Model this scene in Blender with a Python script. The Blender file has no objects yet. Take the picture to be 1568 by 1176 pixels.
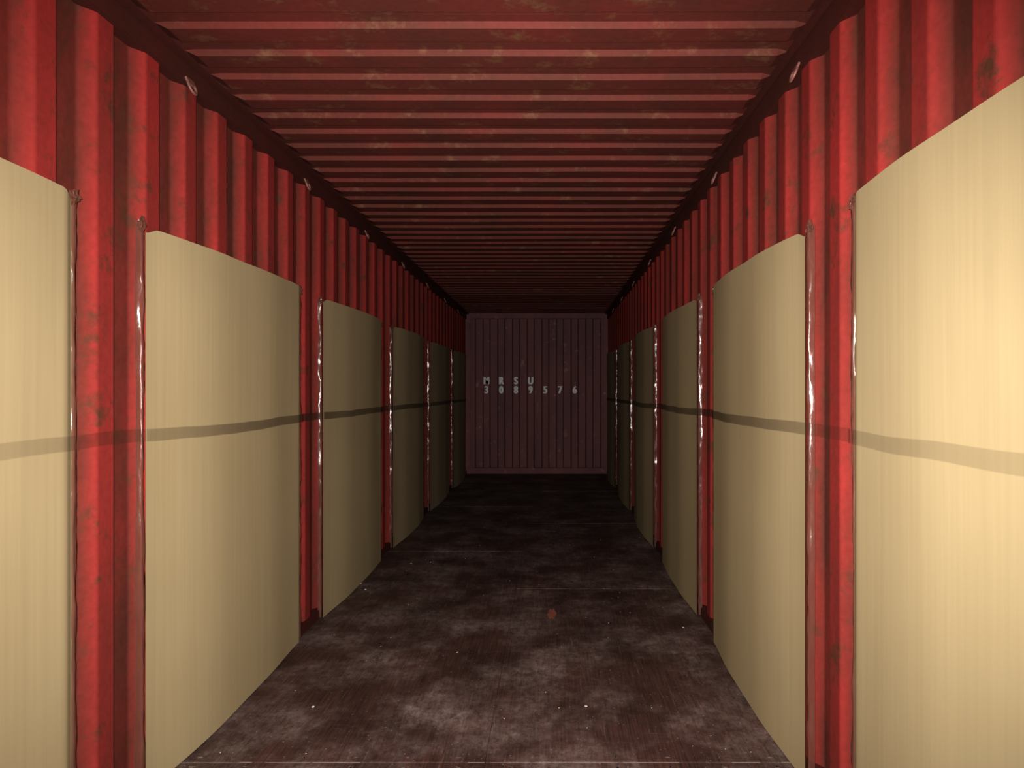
import bpy, bmesh, math, random
from mathutils import Vector, noise
random.seed(7)
scene = bpy.context.scene
COL = scene.collection
W = 1.18; L = 12.0; H = 2.68; Y0 = -0.35; CAMX = 0.25; EYE = 1.39

# ---------------------------------------------------------------- materials
def new_mat(name):
    m = bpy.data.materials.new(name); m.use_nodes = True
    nt = m.node_tree
    b = nt.nodes["Principled BSDF"]
    return m, nt, b
def N(nt, t, **kw):
    n = nt.nodes.new(t)
    for k, v in kw.items():
        if k in n.inputs.keys(): n.inputs[k].default_value = v
        else: setattr(n, k, v)
    return n
def ramp(nt, src, stops):
    r = nt.nodes.new("ShaderNodeValToRGB")
    el = r.color_ramp.elements
    while len(el) < len(stops): el.new(0.5)
    for e, (p, c) in zip(el, stops):
        e.position = p; e.color = c if len(c) == 4 else (*c, 1)
    nt.links.new(src, r.inputs[0]); return r
def mapped(nt, scale):
    tc = N(nt, "ShaderNodeTexCoord"); mp = N(nt, "ShaderNodeMapping")
    mp.inputs["Scale"].default_value = scale
    nt.links.new(tc.outputs["Object"], mp.inputs[0]); return mp.outputs[0]
def noise_n(nt, vec, scale, detail=4, rough=0.6, dist=0.0):
    n = N(nt, "ShaderNodeTexNoise"); n.inputs["Scale"].default_value = scale
    n.inputs["Detail"].default_value = detail; n.inputs["Roughness"].default_value = rough
    n.inputs["Distortion"].default_value = dist
    nt.links.new(vec, n.inputs["Vector"]); return n.outputs["Fac"]
def mix(nt, fac, a, b, mode='MIX'):
    m = nt.nodes.new("ShaderNodeMix"); m.data_type = 'RGBA'; m.blend_type = mode
    for s, v in ((0, fac), (6, a), (7, b)):
        if hasattr(v, "links"): nt.links.new(v, m.inputs[s])
        elif isinstance(v, (int, float)): m.inputs[s].default_value = v
        else: m.inputs[s].default_value = (*v, 1)
    return m.outputs[2]

def paint(name, base, worn, rust, rough=0.6, patch=(0.5, 0.68), stretch=(1, 1, .35), spec=.2, recess=None):
    m, nt, b = new_mat(name)
    v = mapped(nt, stretch)
    n1 = noise_n(nt, v, 2.2, 6, .65)
    r1 = ramp(nt, n1, [(0.38, (0, 0, 0)), (0.68, (1, 1, 1))])
    c = mix(nt, r1.outputs[0], base, worn)
    if recess:   # darker brown towards the recessed folds of the corrugation, broken up by noise
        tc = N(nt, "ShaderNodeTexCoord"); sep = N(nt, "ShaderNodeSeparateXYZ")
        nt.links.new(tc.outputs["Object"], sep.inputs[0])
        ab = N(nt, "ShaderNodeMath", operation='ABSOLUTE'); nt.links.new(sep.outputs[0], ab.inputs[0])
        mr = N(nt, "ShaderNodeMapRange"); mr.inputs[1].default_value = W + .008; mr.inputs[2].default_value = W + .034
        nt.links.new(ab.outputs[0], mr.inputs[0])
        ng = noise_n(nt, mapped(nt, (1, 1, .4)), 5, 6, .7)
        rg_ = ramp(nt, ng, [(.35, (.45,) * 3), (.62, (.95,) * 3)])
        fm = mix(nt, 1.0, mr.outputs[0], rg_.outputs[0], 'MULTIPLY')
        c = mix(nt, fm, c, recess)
    v2 = mapped(nt, (1, 1, 1))
    n2 = noise_n(nt, v2, 7, 8, .7)
    r2 = ramp(nt, n2, [(patch[0] + .10, (0, 0, 0)), (patch[1] + .05, (1, 1, 1))])
    c = mix(nt, r2.outputs[0], c, rust)
    n3 = noise_n(nt, v2, 45, 3, .6)
    r3 = ramp(nt, n3, [(0.3, (.90, .90, .90)), (0.7, (1.05, 1.05, 1.05))])
    c = mix(nt, 1.0, c, r3.outputs[0], 'MULTIPLY')
    nt.links.new(c, b.inputs["Base Color"])
    b.inputs["Roughness"].default_value = rough
    b.inputs["Specular IOR Level"].default_value = spec
    bp = N(nt, "ShaderNodeBump"); bp.inputs["Strength"].default_value = .12
    bp.inputs["Distance"].default_value = .004
    nt.links.new(n2, bp.inputs["Height"]); nt.links.new(bp.outputs[0], b.inputs["Normal"])
    return m

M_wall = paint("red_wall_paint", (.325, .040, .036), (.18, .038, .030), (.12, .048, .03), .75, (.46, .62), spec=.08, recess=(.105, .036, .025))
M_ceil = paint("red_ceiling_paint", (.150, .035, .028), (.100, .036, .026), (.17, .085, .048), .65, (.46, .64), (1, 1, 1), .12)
M_rail = paint("red_rail_paint", (.09, .022, .017), (.07, .024, .017), (.07, .03, .02), .6)
M_back = paint("faded_end_paint", (.27, .11, .11), (.18, .085, .088), (.42, .28, .27), .6)

# cardboard
M_card, nt, b = new_mat("cardboard")
v = mapped(nt, (1, 1, 1))
n1 = noise_n(nt, v, 1.3, 4, .5)
r1 = ramp(nt, n1, [(.3, (.395, .313, .186)), (.7, (.430, .345, .210))])
vs = mapped(nt, (1, 1, .02))
n2 = noise_n(nt, vs, 55, 3, .6)
r2 = ramp(nt, n2, [(.3, (.96, .96, .96)), (.7, (1.03, 1.03, 1.03))])
c = mix(nt, 1.0, r1.outputs[0], r2.outputs[0], 'MULTIPLY')
nt.links.new(c, b.inputs["Base Color"]); b.inputs["Roughness"].default_value = 1
b.inputs["Specular IOR Level"].default_value = .05
bp = N(nt, "ShaderNodeBump"); bp.inputs["Strength"].default_value = .05; bp.inputs["Distance"].default_value = .003
nt.links.new(n2, bp.inputs["Height"]); nt.links.new(bp.outputs[0], b.inputs["Normal"])

# clear packing film
M_film, nt, b = new_mat("clear_packing_film")
b.inputs["Base Color"].default_value = (.17, .07, .05, 1)
b.inputs["Roughness"].default_value = .22
b.inputs["Specular IOR Level"].default_value = .65
b.inputs["Alpha"].default_value = .62
v = mapped(nt, (1, 1, .4)); n1 = noise_n(nt, v, 45, 2, .5)
bp = N(nt, "ShaderNodeBump"); bp.inputs["Strength"].default_value = .35; bp.inputs["Distance"].default_value = .006
nt.links.new(n1, bp.inputs["Height"]); nt.links.new(bp.outputs[0], b.inputs["Normal"])

# flash shadow, painted as a dark see-through band
M_shadow, nt, b = new_mat("translucent_shadow")
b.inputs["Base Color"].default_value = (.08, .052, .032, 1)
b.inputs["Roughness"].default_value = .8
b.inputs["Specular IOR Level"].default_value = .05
at = N(nt, "ShaderNodeAttribute"); at.attribute_name = "shadow_opacity"
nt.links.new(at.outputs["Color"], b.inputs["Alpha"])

# floor plywood
M_floor, nt, b = new_mat("worn_plywood_floor")
vg = mapped(nt, (1, .03, 1)); vf = mapped(nt, (1, 1, 1)); vl = mapped(nt, (1, .6, 1)); vt = mapped(nt, (.10, 1, 1))
g = noise_n(nt, vg, 130, 4, .65)
rg = ramp(nt, g, [(.3, (.050, .025, .021)), (.7, (.122, .060, .049))])
big = noise_n(nt, vf, 2.2, 6, .65)
rb = ramp(nt, big, [(.43, (0, 0, 0)), (.68, (.95, .95, .95))])
scr = noise_n(nt, vl, 22, 10, .85)
rsc = ramp(nt, scr, [(.38, (0, 0, 0)), (.66, (1, 1, 1))])
f = mix(nt, 1.0, rb.outputs[0], rsc.outputs[0], 'MULTIPLY')
c = mix(nt, f, rg.outputs[0], (.40, .325, .31))
vx = mapped(nt, (1, .07, 1))
sc2 = noise_n(nt, vx, 38, 8, .8)
rs = ramp(nt, sc2, [(.57, (0, 0, 0)), (.66, (.5, .5, .5))])
c = mix(nt, rs.outputs[0], c, (.26, .20, .19))
sc3 = noise_n(nt, vt, 40, 6, .75)
rs3 = ramp(nt, sc3, [(.60, (0, 0, 0)), (.69, (.35, .35, .35))])
c = mix(nt, rs3.outputs[0], c, (.26, .20, .19))
dk = noise_n(nt, vl, 2.6, 8, .7)
rk = ramp(nt, dk, [(.38, (.58, .56, .54)), (.58, (1.03, 1.03, 1.03))])
c = mix(nt, 1.0, c, rk.outputs[0], 'MULTIPLY')
sp = noise_n(nt, vf, 95, 2, .5)
rsp = ramp(nt, sp, [(.70, (0, 0, 0)), (.75, (.8, .8, .8))])
c = mix(nt, rsp.outputs[0], c, (.5, .42, .38))
nt.links.new(c, b.inputs["Base Color"])
b.inputs["Roughness"].default_value = .6; b.inputs["Specular IOR Level"].default_value = .3
bp = N(nt, "ShaderNodeBump"); bp.inputs["Strength"].default_value = .35; bp.inputs["Distance"].default_value = .003
nt.links.new(g, bp.inputs["Height"]); nt.links.new(bp.outputs[0], b.inputs["Normal"])

def plain(name, col, rough=.6, metal=0):
    m, nt, b = new_mat(name)
    v = mapped(nt, (1, 1, 1)); n = noise_n(nt, v, 40, 4, .6)
    r = ramp(nt, n, [(.3, tuple(x * .8 for x in col)), (.7, tuple(min(1, x * 1.1) for x in col))])
    nt.links.new(r.outputs[0], b.inputs["Base Color"])
    b.inputs["Roughness"].default_value = rough; b.inputs["Metallic"].default_value = metal
    return m
M_gap = plain("floor_gap_dark", (.02, .011, .009), .9)
M_seam = plain("seam_splinters", (.30, .22, .19), .8)
M_screw = plain("screw_steel", (.5, .45, .4), .4, .7)
M_white = plain("white_lettering", (1.0, 1.0, 1.0), .6)
M_debris = plain("pale_debris", (.62, .55, .46), .8)
M_chip = plain("red_paint_chip", (.30, .10, .065), .8)
M_ring = plain("ring_steel", (.26, .12, .10), .5, .1)

# ---------------------------------------------------------------- helpers
def finish(name, bm, mats, smooth=False):
    me = bpy.data.meshes.new(name); bm.normal_update(); bm.to_mesh(me); bm.free()
    for m in mats: me.materials.append(m)
    if smooth:
        for p in me.polygons: p.use_smooth = True
    o = bpy.data.objects.new(name, me); COL.objects.link(o); return o
def box(bm, x0, x1, y0, y1, z0, z1, mi=0):
    vs = [bm.verts.new(p) for p in ((x0, y0, z0), (x1, y0, z0), (x1, y1, z0), (x0, y1, z0),
                                    (x0, y0, z1), (x1, y0, z1), (x1, y1, z1), (x0, y1, z1))]
    fs = []
    for f in ((3, 2, 1, 0), (4, 5, 6, 7), (0, 1, 5, 4), (1, 2, 6, 5), (2, 3, 7, 6), (3, 0, 4, 7)):
        fc = bm.faces.new([vs[i] for i in f]); fc.material_index = mi; fs.append(fc)
    return vs, fs

def trap_profile(a0, a1, centre, pitch, flat, slope):
    """list of (a, d): d=0 on inner ridge flats, 1 on outer valley flats"""
    pts = []
    k = math.floor((a0 - centre) / pitch) - 1
    while True:
        c = centre + k * pitch
        if c - pitch > a1: break
        pts += [(c - flat / 2, 0), (c + flat / 2, 0), (c + flat / 2 + slope, 1), (c + pitch - flat / 2 - slope, 1)]
        k += 1
    out = []
    def val(a):
        for (p, q), (r, s) in zip(pts, pts[1:]):
            if p <= a <= r: return q + (s - q) * (a - p) / max(1e-9, r - p)
    out.append((a0, val(a0)))
    out += [p for p in pts if a0 < p[0] < a1]
    out.append((a1, val(a1)))
    return out

def sheet_from(name, rows, mats, thick=None):
    bm = bmesh.new()
    grid = [[bm.verts.new(p) for p in r] for r in rows]
    for i in range(len(grid) - 1):
        for j in range(len(grid[0]) - 1):
            bm.faces.new((grid[i][j], grid[i + 1][j], grid[i + 1][j + 1], grid[i][j + 1]))
    return finish(name, bm, mats)

# ---------------------------------------------------------------- side walls
DEPTH = .036
PITCH = 1.9 / 7
phase = {-1: 2.30, 1: 2.36}
for sx, nm in ((-1, "wall_left"), (1, "wall_right")):
    prof = trap_profile(Y0, L + .02, phase[sx], PITCH, .085, .050)
    zs = [0.0, .6, 1.2, 1.8, 2.3, H - .09]
    rows = []
    for a, d in prof:
        r = [(sx * (W + d * DEPTH), a, z) for z in zs]
        if sx > 0: r = r[::-1]
        rows.append(r)
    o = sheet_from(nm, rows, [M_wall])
    s = o.modifiers.new("fold_radius", 'BEVEL'); s.width = .006; s.segments = 2; s.limit_method = 'ANGLE'; s.angle_limit = math.radians(15)
    s = o.modifiers.new("steel_thickness", 'SOLIDIFY'); s.thickness = .003; s.offset = -1 

# ---------------------------------------------------------------- ceiling
prof = trap_profile(Y0, L + .02, .10, .209, .094, .011)
rows = []
xs = [-1.24, -1.165, -1.12, -.5, 0, .5, 1.12, 1.165, 1.24]
for a, d in prof:
    r = []
    for x in xs:
        k = 1 if abs(x) <= 1.125 else 0.0
        sag = .005 * noise.noise(Vector((x * 1.5, a * 1.1, 3)))
        r.append((x, a, H + .003 + .021 * (d * k + (1 - k) * .9) + sag * k))
    rows.append(r)
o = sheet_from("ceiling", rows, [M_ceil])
s = o.modifiers.new("steel_thickness", 'SOLIDIFY'); s.thickness = .002; s.offset = 1

# ---------------------------------------------------------------- top rails
for i, sx in enumerate((-1, 1)):
    bm = bmesh.new()
    xi = sx * (W - .012); xo = sx * (W + .06)
    box(bm, min(xi, xo), max(xi, xo), Y0, L, H - .10, H - .004)
    xi = sx * (W - .045); xo = sx * (W - .012)
    box(bm, min(xi, xo), max(xi, xo), Y0, L, H - .022, H - .006)
    bmesh.ops.bevel(bm, geom=[e for e in bm.edges], offset=.005, segments=2, affect='EDGES')
    finish("trim_%d" % (i + 1), bm, [M_rail])
for i, sx in enumerate((-1, 1)):
    bm = bmesh.new()
    xi = sx * (W - .014); xo = sx * (W + .05)
    box(bm, min(xi, xo), max(xi, xo), Y0, L, 0.0, .055)
    bmesh.ops.bevel(bm, geom=[e for e in bm.edges], offset=.004, segments=2, affect='EDGES')
    finish("baseboard_" + ("left" if sx < 0 else "right"), bm, [M_rail])

# ---------------------------------------------------------------- back wall
bp_ = .246
prof = trap_profile(-W - .03, W + .03, -.843, bp_, .095, .022)
rows = []
for a, d in prof:
    rows.append([(a, L + d * .045, z) for z in (0, .7, 1.4, 2.1, H)])
o = sheet_from("wall_back", rows[::-1], [M_back])
s = o.modifiers.new("steel_thickness", 'SOLIDIFY'); s.thickness = .003; s.offset = 1
bm = bmesh.new()
box(bm, -W, W, L - .05, L + .05, H - .09, H - .002)
box(bm, -W, W, L - .045, L + .05, 0, .10)
bmesh.ops.bevel(bm, geom=[e for e in bm.edges], offset=.006, segments=2, affect='EDGES')
finish("trim_3", bm, [M_back])
for sx in (-1, 1):
    bm = bmesh.new()
    xi = sx * (W - .075); xo = sx * (W + .01)
    box(bm, min(xi, xo), max(xi, xo), L - .06, L + .02, .0, H - .002)
    xi = sx * (W - .10); xo = sx * (W - .07)
    box(bm, min(xi, xo), max(xi, xo), L - .035, L - .005, .0, H - .06)
    bmesh.ops.bevel(bm, geom=[e for e in bm.edges], offset=.006, segments=2, affect='EDGES')
    finish("corner_post", bm, [M_back])

# container number
obs = []
for txt, z in (("MRSU", 1.497), ("3089576", 1.345)):
    for i, ch in enumerate(txt):
        for s_i, sh in enumerate((-.009, -.0045, 0, .0045, .009)):
            cu = bpy.data.curves.new("glyph", 'FONT'); cu.body = ch; cu.size = .17
            cu.align_x = 'CENTER'; cu.extrude = .0012; cu.offset = .002
            ob = bpy.data.objects.new("glyph", cu); COL.objects.link(ob)
            ob.rotation_euler = (math.pi / 2, 0, 0); ob.scale = (.72, 1, 1)
            ob.location = (-.843 + i * bp_ + sh, L - .003 - .0001 * s_i, z)
            obs.append(ob)
bpy.context.view_layer.update()
dg = bpy.context.evaluated_depsgraph_get()
bm = bmesh.new()
for ob in obs:
    me = bpy.data.meshes.new_from_object(ob.evaluated_get(dg)); me.transform(ob.matrix_world)
    bm.from_mesh(me)
for ob in obs: bpy.data.objects.remove(ob, do_unlink=True)
for f in bm.faces: f.material_index = 0
finish("container_number", bm, [M_white])

# ---------------------------------------------------------------- floor
bm = bmesh.new()
box(bm, -W - .04, W + .04, Y0, L + .05, -.06, -.008, 1)
lanes = [(-W, -.0008), (.0008, W)]
seams = [[.28, 2.68, 6.2, 8.6, 10.9], [.28, 2.68, 5.03, 7.5, 9.9]]
for (x0, x1), ss in zip(lanes, seams):
    ys = [Y0] + ss + [L]
    for a, c in zip(ys, ys[1:]):
        vs, fs = box(bm, x0, x1, a + .004, c - .004, -.012, 0, 0)
    for s_ in ss:
        x = x0 + .02
        while x < x1 - .05:
            l_ = random.uniform(.04, .22)
            if random.random() < .7:
                box(bm, x, min(x + l_, x1), s_ - .0028, s_ + .0028, -.01, random.uniform(-.002, .0006), 3)
            x += l_ + random.uniform(0, .06)
        for k in range(6):
            x = x0 + .1 + (x1 - x0 - .2) * k / 5
            for off in (-.035, .035):
                r = bmesh.ops.create_circle(bm, cap_ends=True, radius=.006, segments=10)
                for v_ in r["verts"]:
                    v_.co += Vector((x + random.uniform(-.01, .01), s_ + off, .0008))
                for f in {f for v_ in r["verts"] for f in v_.link_faces}: f.material_index = 2
finish("floor", bm, [M_floor, M_gap, M_screw, M_seam])

# ---------------------------------------------------------------- cardboard sheets
def smooth(t):
    t = max(0, min(1, t)); return t * t * (3 - 2 * t)
far_e = {-1: [2.12, 4.02, 5.92, 7.86, 9.80, 11.65], 1: [2.17, 4.03, 5.87, 7.85, 9.80, 11.65]}
near_e = {-1: [.32, 2.46, 4.37, 6.30, 8.22, 10.15], 1: [.38, 2.53, 4.42, 6.33, 8.28, 10.2]}
def offset(sx, k, y, z):
    a, c = near_e[sx][k], far_e[sx][k]
    e = min(y - a, c - y); ef = c - y
    base = .012 + .020 * smooth(ef / .07) + .022 * smooth(e / .55) + .004
    base += .010 * noise.noise(Vector((y * .9, z * .7, sx * 5 + k * 3))) * smooth(e / .3)
    base += .006 * smooth(e / .2) * max(0, z - 1.2)
    return base
for sx in (-1, 1):
    for k in range(6):
        a, c = near_e[sx][k], far_e[sx][k]
        top = 1.955 + random.uniform(-.008, .008)
        bm = bmesh.new()
        ny, nz = 60, 40
        g = []
        for i in range(ny + 1):
            t = i / ny; t = .5 - .5 * math.cos(math.pi * t)
            y = a + (c - a) * t
            e = min(y - a, c - y)
            row = []
            ztop = top + .014 * t - .022 * (1 - smooth(e / .08)) + .004 * noise.noise(Vector((y * 3, k, sx)))
            for j in range(nz + 1):
                z = .004 + (ztop - .004) * j / nz
                row.append(bm.verts.new((sx * (W - offset(sx, k, y, z)), y, z)))
            g.append(row)
        for i in range(ny):
            for j in range(nz):
                q = (g[i][j], g[i + 1][j], g[i + 1][j + 1], g[i][j + 1])
                bm.faces.new(q if sx > 0 else q[::-1]).smooth = True
        # board thickness: cut edges turned towards the wall
        def lip(line):
            back = [bm.verts.new(v_.co + Vector((sx * .005, 0, 0))) for v_ in line]
            front = [bm.verts.new(v_.co) for v_ in line]
            for i in range(len(line) - 1):
                bm.faces.new((front[i], front[i + 1], back[i + 1], back[i]))
        lip([r_[-1] for r_ in g]); lip(g[-1])
        # crumpled film gathered into a bead along both vertical edges
        for ei, (ye, dr) in enumerate(((a, 1), (c, -1))):
            nj = 170; nq = 9; cols = []
            ztop = top + random.uniform(-.01, .02)
            seed = k * 3.7 + sx * 11 + ei * 5
            for j in range(nj + 1):
                z = .01 + (ztop - .01) * j / nj
                zz = Vector((z * 2.2, seed, .3))
                rad = .009 + .004 * noise.noise(zz) + .002 * noise.noise(Vector((z * 11, seed, 1)))
                if dr < 0: rad += .002
                yc = ye + dr * .003 + .003 * noise.noise(Vector((z * 3.1, seed, 7)))
                row = []
                for q in range(nq):
                    th = math.pi * q / (nq - 1)
                    rr = rad * (1 + .40 * noise.noise(Vector((th * 1.6, z * 9, seed))) + .18 * noise.noise(Vector((th * 3, z * 30, seed + 2))))
                    y = yc + dr * (-math.cos(th)) * rr * 1.15
                    dx = .010 + math.sin(th) * rr * 1.1 + (.020 if dr > 0 else .012)
                    if dr > 0 and q == 0: dx = .016
                    row.append(bm.verts.new((sx * (W - dx + .012), y, z)))
                cols.append(row)
            for j in range(nj):
                for q in range(nq - 1):
                    f = bm.faces.new((cols[j][q], cols[j][q + 1], cols[j + 1][q + 1], cols[j + 1][q]))
                    f.material_index = 1; f.smooth = True
            # crumpled tuck of film at the top corner
            r = bmesh.ops.create_icosphere(bm, subdivisions=3, radius=.018)
            cx = Vector((sx * (W - .020), ye + dr * .004, ztop - .01))
            for v_ in r["verts"]:
                n_ = v_.co.normalized()
                rr = 1 + .8 * noise.noise(n_ * 2.3 + Vector((k, sx, ye))) + .35 * noise.noise(n_ * 6 + Vector((ye, k, 0)))
                v_.co = cx + Vector((v_.co.x * .6 * rr, v_.co.y * .9 * rr, v_.co.z * 1.3 * rr))
            for f in {f for v_ in r["verts"] for f in v_.link_faces}: f.material_index = 1
        finish("cardboard_sheet", bm, [M_card, M_film])

# ---------------------------------------------------------------- flash shadow along both walls, laid on as dark strips
for sx in (-1, 1):
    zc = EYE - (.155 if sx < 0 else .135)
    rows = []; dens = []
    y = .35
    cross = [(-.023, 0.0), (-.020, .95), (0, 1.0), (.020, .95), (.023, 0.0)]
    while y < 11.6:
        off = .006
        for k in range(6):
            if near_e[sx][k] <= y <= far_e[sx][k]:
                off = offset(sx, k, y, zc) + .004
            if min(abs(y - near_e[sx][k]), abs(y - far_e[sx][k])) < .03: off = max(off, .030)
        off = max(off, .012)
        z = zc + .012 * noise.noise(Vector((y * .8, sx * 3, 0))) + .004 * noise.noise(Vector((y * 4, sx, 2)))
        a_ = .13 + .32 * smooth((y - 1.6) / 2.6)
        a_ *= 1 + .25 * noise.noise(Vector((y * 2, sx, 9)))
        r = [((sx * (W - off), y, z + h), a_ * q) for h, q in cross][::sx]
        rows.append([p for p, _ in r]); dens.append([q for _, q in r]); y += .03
    o = sheet_from("shadow_band", rows, [M_shadow])
    ca = o.data.color_attributes.new("shadow_opacity", 'FLOAT_COLOR', 'POINT')
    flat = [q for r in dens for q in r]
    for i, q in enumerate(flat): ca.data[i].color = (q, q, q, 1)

# ---------------------------------------------------------------- lashing rings on the top rails
def ring(sx, y):
    bm = bmesh.new()
    R, r = .028, .0055
    seg, rs_ = 22, 8
    prev = None
    path = []
    for i in range(seg + 1):
        t = -0.15 * math.pi + (1.3 * math.pi) * i / seg
        path.append(Vector((0, R * math.cos(t), -R * math.sin(t) * 1.1)))
    for i, p in enumerate(path):
        d = (path[min(i + 1, seg)] - path[max(i - 1, 0)]).normalized()
        nx = Vector((1, 0, 0)); ny_ = d.cross(nx)
        loop = [bm.verts.new(p + (nx * math.cos(q) + ny_ * math.sin(q)) * r) for q in [2 * math.pi * s / rs_ for s in range(rs_)]]
        if prev:
            for s in range(rs_):
                bm.faces.new((prev[s], prev[(s + 1) % rs_], loop[(s + 1) % rs_], loop[s]))
        else: bm.faces.new(loop)
        prev = loop
    bm.faces.new(prev[::-1])
    for f in bm.faces: f.smooth = True
    box(bm, -.004, .004, -.030, .030, .006, .030)
    rot = sx * .35
    for v_ in bm.verts:
        x_, z_ = v_.co.x, v_.co.z - .02
        v_.co.x = x_ * math.cos(rot) + z_ * math.sin(rot); v_.co.z = -x_ * math.sin(rot) + z_ * math.cos(rot)
        v_.co += Vector((sx * (W - .018), y, H - .085))
    finish("lashing_ring", bm, [M_ring])
for i in range(7):
    ring(-1, 2.80 + 1.33 * i)
    ring(1, 2.68 + 1.33 * i)

# ---------------------------------------------------------------- floor debris
bm = bmesh.new()
def bit(x, y, s, mi=0, flat=.4):
    r = bmesh.ops.create_icosphere(bm, subdivisions=1, radius=s)
    for v_ in r["verts"]:
        v_.co *= random.uniform(.6, 1.2); v_.co.z *= flat
    mz = min(v_.co.z for v_ in r["verts"])
    for v_ in r["verts"]: v_.co += Vector((x, y, -mz))
for i in range(150):
    y = random.uniform(1.5, 10.5)
    bit(random.uniform(-1.08, 1.08), y, random.uniform(.0015, .004))
for x_, d in ((-1.12, 5.15), (-1.05, 5.0), (-.88, 5.75), (1.02, 4.2), (-.80, 3.15), (-.25, 3.80), (.40, 3.15), (-.73, 5.8)):
    bit(x_, d, .008)
finish("floor_debris", bm, [M_debris])
bm = bmesh.new()
r = bmesh.ops.create_circle(bm, cap_ends=True, radius=.032, segments=14)
for v_ in r["verts"]:
    v_.co.x *= random.uniform(.6, 1.0); v_.co.y *= random.uniform(2.2, 3.6); v_.co += Vector((CAMX, 4.46, .004))
ex = bmesh.ops.extrude_face_region(bm, geom=bm.faces[:])
for v_ in [g_ for g_ in ex["geom"] if isinstance(g_, bmesh.types.BMVert)]: v_.co.z -= .004
finish("paint_chip", bm, [M_chip])

# ---------------------------------------------------------------- lights
ld = bpy.data.lights.new("camera_flash", 'SPOT'); ld.energy = 940; ld.spot_size = math.radians(106)
ld.spot_blend = 1.0; ld.shadow_soft_size = .015; ld.color = (1, .97, .92)
lo = bpy.data.objects.new("camera_flash", ld); COL.objects.link(lo)
lo.location = (CAMX - .05, -.01, EYE + .05); lo.rotation_euler = (math.radians(87), 0, math.radians(3))
w = bpy.data.worlds.new("dim_surroundings"); scene.world = w; w.use_nodes = True
w.node_tree.nodes["Background"].inputs[0].default_value = (.9, .93, 1, 1)
w.node_tree.nodes["Background"].inputs[1].default_value = .015

# ---------------------------------------------------------------- camera
cd = bpy.data.cameras.new("camera"); cam = bpy.data.objects.new("camera", cd); COL.objects.link(cam)
cam.location = (CAMX, 0, EYE); cam.rotation_euler = (math.radians(90), 0, 0)
cd.sensor_width = 36; cd.lens = 36 * 1098 / 1568
cd.shift_x = -61 / 1568; cd.shift_y = 10 / 1568; cd.clip_start = .02
scene.camera = cam
scene.view_settings.view_transform = 'Standard'
scene.view_settings.look = 'None'
scene.view_settings.gamma = .83
